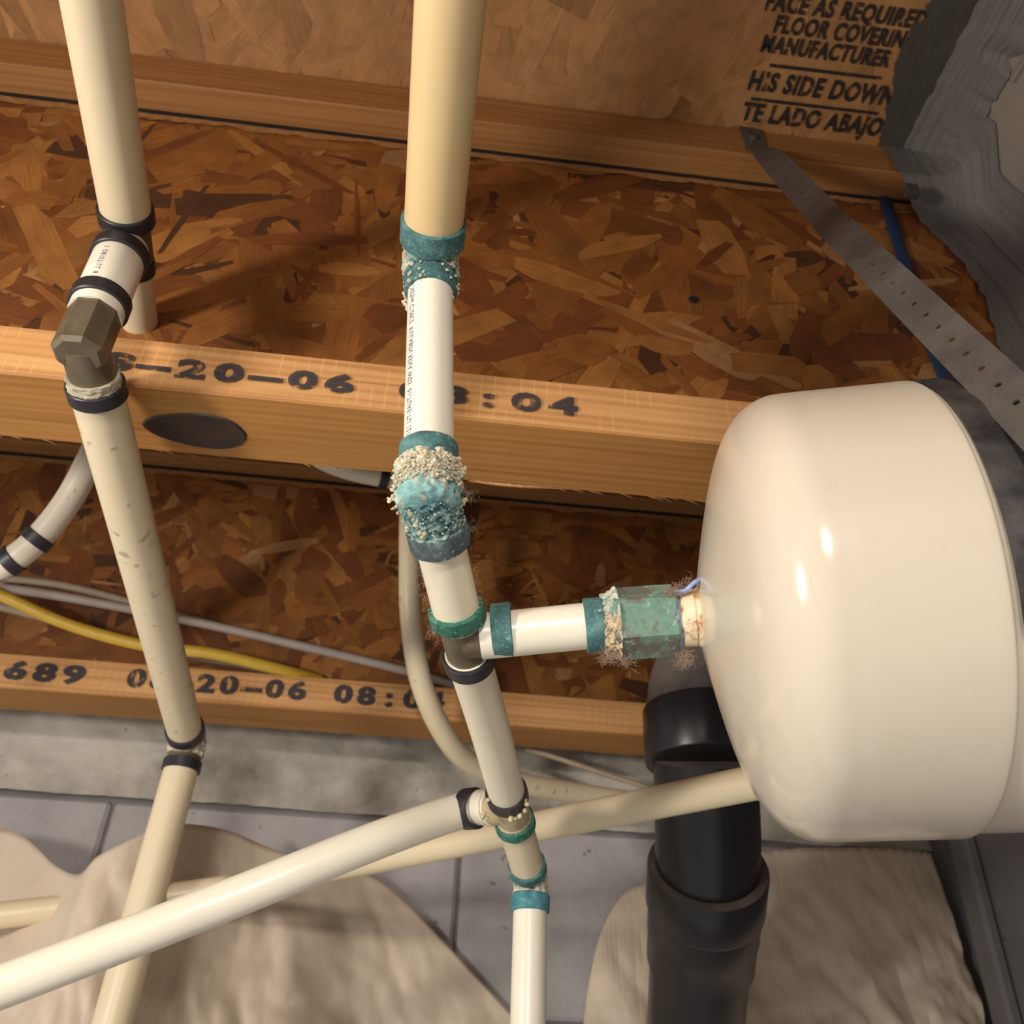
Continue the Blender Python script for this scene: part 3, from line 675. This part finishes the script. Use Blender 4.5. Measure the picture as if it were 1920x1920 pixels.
ring(E5+dv*.0155, dv, RS, M['blue_ring'], Cn, .0105, .0018, 'blue corroded crimp ring', .0004)
seg(Cn, [E5+dv*.011, E5+dv*.5], RS, M['white'], label='white pipe dropping straight down')
# diagonal branch
lipm = MB(); ring(P(884, 1516, .560), db, RS, M['ring'], Cn)
seg(Cn, [S2+db*.013, P(870, 1519, .562), P(700, 1578, .522), P(420, 1690, .487), P(0, 1851, .452), P(-330, 1975, .43)], RS, M['white'], label='long glossy white pipe running diagonally to the lower left', per=14)
# lint on the branch, the adapter and the short pipe
mb = MB(); pts, nr = [], []
for t in np.linspace(0, 1, 80):
    pts.append(lerp(T1+dt*.01, ha, t)+V(0, .002, .0112)); nr.append(V(0, .1, 1))
for t in np.linspace(0, 1, 50): pts.append(lerp(ha, hb, t)+V(0, .004, .0165)); nr.append(V(0, .1, 1))
lint(mb, pts, nr, 1500, .0024)
pts = [lerp(EB+dr*.02, T1, t)+unit(np.cross(dr, to))*s*.0116 for t in np.linspace(0, 1, 40) for s in (1, -1)]; nr = [unit(np.cross(dr, to))*s for t in range(40) for s in (1, -1)]
lint(mb, pts, nr, 420, .0028)
for px, py, n in ((1140, 1228, 120), (1175, 1238, 60), (1280, 1236, 150), (820, 1185, 40), (1265, 1108, 120), (1290, 1098, 60), (876, 930, 40), (876, 990, 40)):
    lint(mb, [P(px+rng.normal(0, 8), py+rng.normal(0, 5), .404) for _ in range(14)], [-UP]*14, n*2, .0032, .00006, 1.6)
mb.build('dust_lint', M['lint'], Cn, 'brown dust lint', smooth=False, kind='stuff')

# ---- cross pipe behind ------------------------------------------------------
X1 = spline([P(1640, 1420, .52), P(1410, 1468, .565), P(1020, 1547, .665), P(700, 1612, .73), P(400, 1668, .80), P(45, 1711, .765), P(-180, 1735, .74)], 12)
mb = MB(); mb.sweep(X1, RS, 40); o = mb.build('water_pipe', M['cream'])
tag(o, 'cream pipe crossing behind the white diagonal pipe, from behind the tank to the far left', 'pipe')
# ---- spotted pipe looping over the joist bay ----------------------------------
Lp = thing('water_pipe', P(40, 1030, .73), 'spotted off-white pipe looping behind the nearest joist and curving down beside the far joist', 'pipe')
sp1 = spline([P(-60, 1105, .715), P(20, 1052, .722), P(75, 1006, .73), P(130, 935, .74), P(175, 850, .75), P(230, 740, .78), P(350, 700, .82), P(500, 790, .87), P(620, 868, .90), P(735, 898, .92)], 10)
mb = MB(); mb.sweep(sp1, RS, 36); mb.build('pipe', M['spotted'], Lp)
def at_len(path, px):
    return min(range(len(path)-1), key=lambda i: abs((lambda q: 960+FPX*np.dot(q-CP, RT)/np.dot(q-CP, FW))(path[i])-px))
for px in (18, 68, 716):
    i = at_len(sp1, px); ring(sp1[i], sp1[i+1]-sp1[i-1] if i else sp1[1]-sp1[0], RS, M['ring'], Lp, .0092, .0018)
ec = P(770, 912, .925)
mb = MB(); mb.sweep(spline([P(728, 897, .92), P(755, 902, .923), P(770, 915, .922), P(769, 945, .91)], 8), .0106, 28); mb.build('elbow_fitting', M['brass'], Lp)
mb = MB(); mb.sweep(spline([P(769, 930, .912), P(768, 1050, .89), P(771, 1160, .875), P(790, 1280, .87), P(835, 1380, .88), P(890, 1435, .90), P(985, 1470, .93), P(1100, 1490, .97), P(1230, 1510, 1.0)], 10), RS, 36); mb.build('pipe', M['cream_scuffed'], Lp, 'grey-cream pipe hanging in a long curve')

# ------------------------------------------------------------------ expansion tank
TIP = P(1313, 1157, .4125); ang, el = -.2567, .0305
ta = V(math.cos(el)*math.cos(ang), math.cos(el)*math.sin(ang), math.sin(el))
tk = thing('expansion_tank', TIP+ta*.13, 'large cream expansion tank lying sideways on the right', 'tank')
prof1 = [(.0, .0), (-.0005, .012), (.0002, .018), (.0028, .0311), (.0066, .0483), (.0118, .068), (.0178, .0836), (.026, .0948), (.036, .1004), (.048, .1013), (.062, .1014), (.085, .1016), (.0955, .1017), (.098, .1012), (.099, .0995)]
def smoothprof(pr, k=6): return [tuple(q) for q in spline([V(a, b, 0)[:2] for a, b in pr], k)]
M['tank'] = m_tank([P(1545, 1556, .375)-np.array(tk.location), P(1575, 1524, .352)-np.array(tk.location)])
mb = MB(); mb.lathe(TIP, ta, smoothprof(prof1), 128); mb.build('front_shell', M['tank'], tk, sharp=60)
prof2 = [(.097, .092), (.100, .0988), (.104, .0998), (.16, .0998), (.19, .099), (.215, .095), (.236, .084), (.252, .06), (.258, .03), (.259, 0)]
mb = MB(); mb.lathe(TIP, ta, smoothprof(prof2, 4), 96); mb.build('rear_shell', M['tank'], tk, sharp=60)
# threaded nipple with hex nut, rust and blue sealant
na = P(1262, 1161, .4155)
mb = MB(); mb.lathe(TIP-ta*.0095, ta, [(0, .0118), (.0008, .0132), (.0016, .0137), (.0066, .0137), (.0072, .0130), (.0078, .0136), (.0092, .0142), (.0110, .0160)], 48); mb.build('nipple', M['rust'], tk, 'cream threaded nipple stained with orange rust')
mb = MB(); mb.lathe(na-dh*.002, dh, [(0, .0140), (.0016, .0146), (.0026, .0138), (.0036, .0143), (.0044, .0134), (.0055, .0128)], 40); mb.build('thread_sealant', M['blue_tape'], tk, 'blue thread sealant')
mb = MB(); mb.sweep(spline([P(1268, 1110, .405), P(1285, 1107, .403), P(1300, 1094, .402), P(1312, 1086, .404)], 6), .0011, 8); mb.build('sealant_string', M['blue_tape'], tk, 'loose blue sealant string')
# rust run and scuffs below
mb = MB()
for px, py, r in ((1332, 1210, .0016), (1337, 1214, .0014), (1341, 1219, .0011), (1342, 1226, .0008), (1343, 1234, .0006)): blob(mb, P(px, py, .409), r, V(.10, .030, .014))
mb.build('rust_drip', M['crust'], tk, 'dark rust drip below the nipple')
# ---- strap ---------------------------------------------------------------------
def perf_strip(mb, path, side, wdt, pitch=.0127, hole=.0022, th=.0009):
    path = [np.asarray(q, float) for q in path]; s = np.concatenate([[0], np.cumsum([np.linalg.norm(path[i+1]-path[i]) for i in range(len(path)-1)])]); Lt = s[-1]; n = max(1, int(Lt/pitch)); pitch = Lt/n
    pa = np.array(path); sd = np.array([unit(q) for q in side])
    def at(t):
        t = min(max(t, 0), Lt); c = V(*[np.interp(t, s, pa[:, k]) for k in range(3)]); d = unit(V(*[np.interp(t, s, sd[:, k]) for k in range(3)]))
        e = 1e-4; tg = unit(V(*[np.interp(min(t+e, Lt), s, pa[:, k])-np.interp(max(t-e, 0), s, pa[:, k]) for k in range(3)])); return c, d, np.cross(tg, d)
    for i in range(n):
        m = (i+.5)*pitch; out = []
        hw = wdt/2; hp = pitch/2
        outer = [(hp, 0), (hp, hw), (0, hw), (-hp, hw), (-hp, 0), (-hp, -hw), (0, -hw), (hp, -hw)]
        inner = [(hole*math.cos(k*math.pi/4), hole*math.sin(k*math.pi/4)) for k in range(8)]
        vs = []
        for sg in (1, -1):
            for (x, y) in outer+inner:
                c, d, nn = at(m+x); vs.append(c+d*y+nn*th/2*sg)
        fs = []
        for k in range(8):
            j = (k+1) % 8; fs += [(k, j, 8+j, 8+k), (16+k, 24+k, 24+j, 16+j), (8+k, 8+j, 24+j, 24+k)]
        fs += [(1, 2, 18, 17), (2, 3, 19, 18), (5, 6, 22, 21), (6, 7, 23, 22)]
        if i == 0: fs += [(3, 4, 20, 19), (4, 5, 21, 20)]
        if i == n-1: fs += [(7, 0, 16, 23), (0, 1, 17, 16)]
        mb.add(vs, fs)
st = thing('hanger_strap', onY(1414, 252, J1-.001), 'perforated grey metal hanger strap nailed to the joist and looped round the tank', 'strap')
s0 = onY(1405, 236, J1-.0012); s1 = onY(1420, 282, J1-.0014)
tgt = P(1896, 746, .335); ends = P(2010, 866, .302)
pth = [s0, lerp(s0, s1, .5), s1, lerp(s1, tgt, .05)+V(0, -.004, 0), lerp(s1, tgt, .5), tgt, ends]
pp = spline(pth, 10); 
sides = []; cl = np.concatenate([[0], np.cumsum([np.linalg.norm(pp[i+1]-pp[i]) for i in range(len(pp)-1)])]); l1 = np.linalg.norm(s1-s0)
for i in range(len(pp)):
    tg = unit(pp[min(i+1, len(pp)-1)]-pp[max(i-1, 0)]); f = min(1, max(0, (cl[i]-l1)/.07))
    base = lerp(V(1, 0, 0), RT*.8+UP*.75-FW*.10, f); base = base-tg*np.dot(base, tg); sides.append(unit(base))
mb = MB(); perf_strip(mb, pp, sides, .019, .0150, .0015); mb.build('hanging_strip', M['strap'], st, sharp=30)
u_, v_, a_ = frame(ta); cc = TIP+ta*.1165; arc = []
for k in range(97):
    g = 2*math.pi*k/96; d = math.cos(g)*u_+math.sin(g)*v_; rr = .1012+.0035*max(0, -d[2]); arc.append(cc+d*rr+ta*.16*max(0, -d[2]-.6))
mb = MB(); perf_strip(mb, arc, [ta]*97, .033, .0127, .0022); mb.build('tank_loop', M['loop'], st, 'dark strap loop round the tank', sharp=30)
mb = MB(); mb.lathe(onY(1413, 258, J1-.002), (0, -1, 0), [(0, .0035), (.0012, .0035), (.002, .002)], 14); mb.build('nail', M['strap'], st)

# ------------------------------------------------------------------ black drain
A = P(1328, 1490, .735); D = thing('drain_pipe', A, 'fat black plastic drain pipe with a dusty elbow behind the tank', 'pipe')
er = .080; h0 = .074
arc = [A+V(0, 0, h0-.01)]+[A+V(er-er*math.cos(g), .10*(er-er*math.cos(g)), h0+er*math.sin(g)) for g in np.linspace(0, math.pi/2, 16)]+[A+V(er+.08, .018, h0+er)]
mb = MB(); mb.sweep(arc, .0470, 48); mb.build('elbow', M['abs_dusty'], D, 'black elbow with grey dust on top')
mb = MB(); mb.lathe(A+V(0, 0, .026), (0, 0, 1), [(0, .046), (.0, .0505), (.002, .0515), (.046, .0515), (.049, .0505), (.051, .047)], 56); mb.build('hub', M['abs'], D)
B = P(1326, 1640, .752); Bd = unit(P(1308, 1860, .800)-B)
mb = MB(); mb.sweep([A+V(0, 0, .03), lerp(A, B, .55), B+Bd*.01], .0445, 48); mb.build('pipe', M['abs'], D)
mb = MB(); mb.lathe(B, Bd, [(-.010, .0455), (-.010, .0505), (-.008, .0515), (.030, .0515), (.033, .0505), (.034, .0490), (.062, .0490), (.064, .0482), (.095, .048)], 56); mb.build('hub', M['abs'], D)
mb = MB(); mb.sweep([B+Bd*.09, B+Bd*.30], .0445, 48); mb.build('pipe', M['abs'], D)

# ------------------------------------------------------------------ cables
def cable(pts, rx, mat, label, name='cable', cat='cable', group=None):
    mb = MB(); mb.sweep(spline(pts, 10), rx, 14); o = mb.build(name, mat); tag(o, label, cat, group); return o
g = 'cables along the far joist'
dC = .955
cable([P(-80, 1092, dC-.03), P(100, 1116, dC-.02), P(350, 1163, dC), P(560, 1210, dC), P(760, 1258, dC+.01), P(900, 1300, dC+.02)], .0050, M['cable_grey'], 'thick grey cable running highest across the far joist', group=g)
cable([P(-80, 1078, dC+.01), P(120, 1098, dC+.015), P(350, 1158, dC+.02), P(480, 1192, dC+.03), P(600, 1225, dC+.035)], .0042, M['cable_tan'], 'thin tan cable tucked behind the thick grey cable', group=g)
cable([P(-80, 1085, dC-.05), P(10, 1120, dC-.045), P(130, 1172, dC-.04), P(270, 1210, dC-.04), P(400, 1226, dC-.035), P(520, 1254, dC-.02), P(600, 1275, dC+.01)], .0062, M['cable_yellow'], 'yellow cable sagging in front of the far joist', group=g)
cable([P(-80, 1118, dC-.0), P(60, 1152, dC-.005), P(200, 1190, dC-.01), P(330, 1224, dC), P(480, 1250, dC+.005), P(600, 1282, dC+.01)], .0050, M['cable_tan'], 'tan-grey cable lying below the yellow cable', group=g)
cable([P(985, 1405, 1.0), P(1040, 1420, 1.0), P(1130, 1450, .99), P(1215, 1476, .98), P(1300, 1500, .97)], .0030, M['cable_tan'], 'thin tan cable running to the black drain pipe under the far joist', group=g)
mb = MB(); bp = spline([onY(1660, 372, J1+REC-.003), onY(1690, 470, J1+REC-.003), onY(1728, 590, J1+REC-.003), onY(1776, 715, J1+REC-.003), onY(1800, 790, J1+REC-.003)], 8)
mb.sweep(bp, .0056, 14); mb.v = [(q[0], J1+REC-.0022+(q[1]-(J1+REC-.003))*.42, q[2]) for q in mb.v]
o = mb.build('flat_cable', M['blue_cable']); tag(o, 'dark blue flat cable on the joist web behind the hanger strap', 'cable')

# ------------------------------------------------------------------ duct side and sealant
cx0 = .364
dd = thing('metal_duct', (.5, .2, 2.0), 'grey sheet metal duct side sealed with brushed grey mastic in the top right corner', 'duct')
def seam_x(z): return .381+.42*(H-z)
def duct_x(z): return seam_x(z)+.004
mb = MB(); zz = [H-.001, 2.26, 2.19, 2.1, 1.99]; k = len(zz)
mb.add([(duct_x(z), -.02, z) for z in zz]+[(duct_x(z), J1+REC-.001, z) for z in zz]+[(XR-.003, -.02, z) for z in zz]+[(XR-.003, J1+REC-.001, z) for z in zz],
       [(i, i+1, k+i+1, k+i) for i in range(k-1)]+[(2*k+i, 3*k+i, 3*k+i+1, 2*k+i+1) for i in range(k-1)]+[(i, 2*k+i, 2*k+i+1, i+1) for i in range(k-1)]+[(k+i, k+i+1, 3*k+i+1, 3*k+i) for i in range(k-1)]+[(0, k, 3*k, 2*k), (k-1, 3*k-1, 4*k-1, 2*k-1)])
mb.build('side_panel', M['duct'], dd, smooth=False)
sy = onY(1920, 60, .25)
MB().box((duct_x(2.27)-.0030, -.02, 2.266), (duct_x(2.27)+.002, .318, 2.272), .0008).build('panel_seam', M['duct'], dd, smooth=False)
def band(name, nu, nv, f, mat, label=None):
    mb = MB(); mb.add([f(i/(nu-1), j/(nv-1)) for i in range(nu) for j in range(nv)], [(i*nv+j, (i+1)*nv+j, (i+1)*nv+j+1, i*nv+j+1) for i in range(nu-1) for j in range(nv-1)])
    return mb.build(name, mat, dd, label, sharp=80)
def f_top(s, t):      # sloped fillet from the ceiling to the duct side
    y = -.015+s*(J1-.002+.015); e = .006*fbm((y*14, 0, 2))+.004*fbm((y*70, 1, 2)); n = fbm((t*9, y*6, 1), 5)+.7*fbm((t*26, y*9, 4), 4)+.3*fbm((t*60, y*30, 4), 3)
    a = V(cx0-.006+e, y, H-.0030); b = V(duct_x(H-.030)-.0012, y, H-.030-3*e); m = V(.384, y, H-.012)
    p = (1-t)**2*a+2*t*(1-t)*m+t*t*b
    return p+V(-.5, 0, -.8)*.0017*(n+.25)*min(1, 8*t, 6*(1-t)+.25)
band('sealant_top', 170, 70, f_top, M['mastic'], 'brushed grey sealant fillet along the ceiling seam')
ZE = [2.0, 2.105, 2.141, 2.183, 2.228, 2.252, 2.266, 2.304]; XE = [.396, .400, .4026, .3985, .379, .356, .346, .343]
def f_web(s, t):
    z = H-.003-s*.30; k = float(np.interp(z, [2.236, 2.262], [0, 1])); yb = (J1+REC-.0020)*(1-k)+(J1-.0016)*k
    e = .006*fbm((z*30, 0, 7))+.006*fbm((z*120, 4, 7)); n = fbm((t*10, z*7, 11), 5)+.6*fbm((t*30, z*22, 14), 4)
    x0 = float(np.interp(z, ZE, XE))+e; xs = seam_x(z)
    if t < .5:
        q = t/.5; return (x0*(1-q)+xs*q, yb-.0006-.0012*(n+.35)*min(1, q*3)-.012*q**5, z)
    q = (t-.5)/.5; return (xs+.0022*min(1, q*3)-.0018*(n+.2)*(1-.5*q)-.004*(1-q)**2, yb-.0126-.040*q*(1+5*e), z)
band('sealant_side', 160, 64, f_web, M['mastic'], 'brushed grey sealant along the joist seam')
def f_smear(s, t):
    y = -.015+s*(J1+.015-.001); e = .010*fbm((y*26, 3, 2))+.008*fbm((y*110, 1, 5)); x0 = float(np.interp(y, [.29, .32, .37, .41], [.322, .320, .329, .341]))+e
    return (x0*(1-t)+(cx0+.004)*t, y, H-.0024-.0010*t-.0008*fbm((t*8, y*60, 3), 3)*min(1, 4*t))
band('sealant_smear', 200, 20, f_smear, M['smear'], 'dark grey smear over the subfloor print')
c = P(1708, 358, .70); bx = onY(1708, 358, J1-.004)
MB().box((bx[0]-.006, J1-.0075, bx[2]-.006), (bx[0]+.006, J1, bx[2]+.006), .001).build('square_nut', M['smear'], dd, smooth=False)

# ------------------------------------------------------------------ building paper on the wall
def sheet(name, top, zb, label, seed, amp, fan=None, nc=170, nr=70):
    tp = spline([V(*q) for q in top], 14); tp = [tp[int(round(i*(len(tp)-1)/(nc-1)))] for i in range(nc)]
    mb = MB(); vs = []
    for j in range(nr):
        q = j/(nr-1)
        for i, (px, py, Y) in enumerate(tp):
            p = onY(px, py, Y); z = p[2]*(1-q)+min(zb, p[2]-.02)*q; dz = p[2]-z
            f = fbm((p[0]*7+seed, z*3.0+dz*2, seed), 4); f2 = abs(fbm((p[0]*13+z*6+seed, z*5, seed+4), 3)); f3 = abs(fbm((p[0]*5-z*9+seed*2, z*4, seed+9), 2))
            f4 = abs(fbm((p[0]*24+z*15+seed, z*17-p[0]*9, seed+2), 2)); f5 = abs(fbm((p[0]*38-z*10, z*30+p[0]*22, seed+6), 2))
            y = Y + amp*min(1, .08+dz*6)*(f*.9-1.0*f2-.8*f3-.40*f4-.22*f5) - .02*min(1, dz*5)
            vs.append((p[0]+.006*f, min(y, YB-.004), z))
    mb.add(vs, [(j*nc+i, j*nc+i+1, (j+1)*nc+i+1, (j+1)*nc+i) for j in range(nr-1) for i in range(nc-1)])
    o = mb.build(name, M['paper'], None, sharp=50); so = o.modifiers.new('thickness', 'SOLIDIFY'); so.thickness = .0006
    tag(o, label, 'paper', 'loose sheets on the block wall'); return o
sheet('paper_sheet', [(-140, 1560, .96), (-40, 1552, .96), (40, 1566, .94), (105, 1622, .89), (150, 1640, .86), (185, 1606, .84), (250, 1573, .845), (330, 1546, .875), (420, 1556, .94), (500, 1588, .98), (600, 1622, 1.0), (690, 1640, 1.02), (760, 1692, 1.03), (850, 1785, 1.035), (960, 1905, 1.035), (1010, 1960, 1.035)], 1.42,
      'large wrinkled beige paper sheet behind the white diagonal pipe, lower left', 2, .045)
sheet('paper_sheet', [(1085, 1990, 1.035), (1105, 1840, 1.03), (1130, 1740, 1.03), (1170, 1675, 1.03), (1235, 1648, 1.025), (1330, 1615, 1.02), (1450, 1595, 1.01), (1570, 1590, 1.0), (1680, 1592, 1.01), (1745, 1600, 1.02)], 1.42,
      'shaded beige paper sheet behind the black drain pipe, lower right', 11, .035)
# vertical corner trim at the right wall
xc = XR-.012
tr = MB().box((XR-.016, .95, 1.2), (XR-.0005, .985, 1.93), .004).build('trim_1', M['wall_grey'], smooth=False); tr['kind'] = 'structure'; tr['label'] = 'grey vertical strip in the right corner'
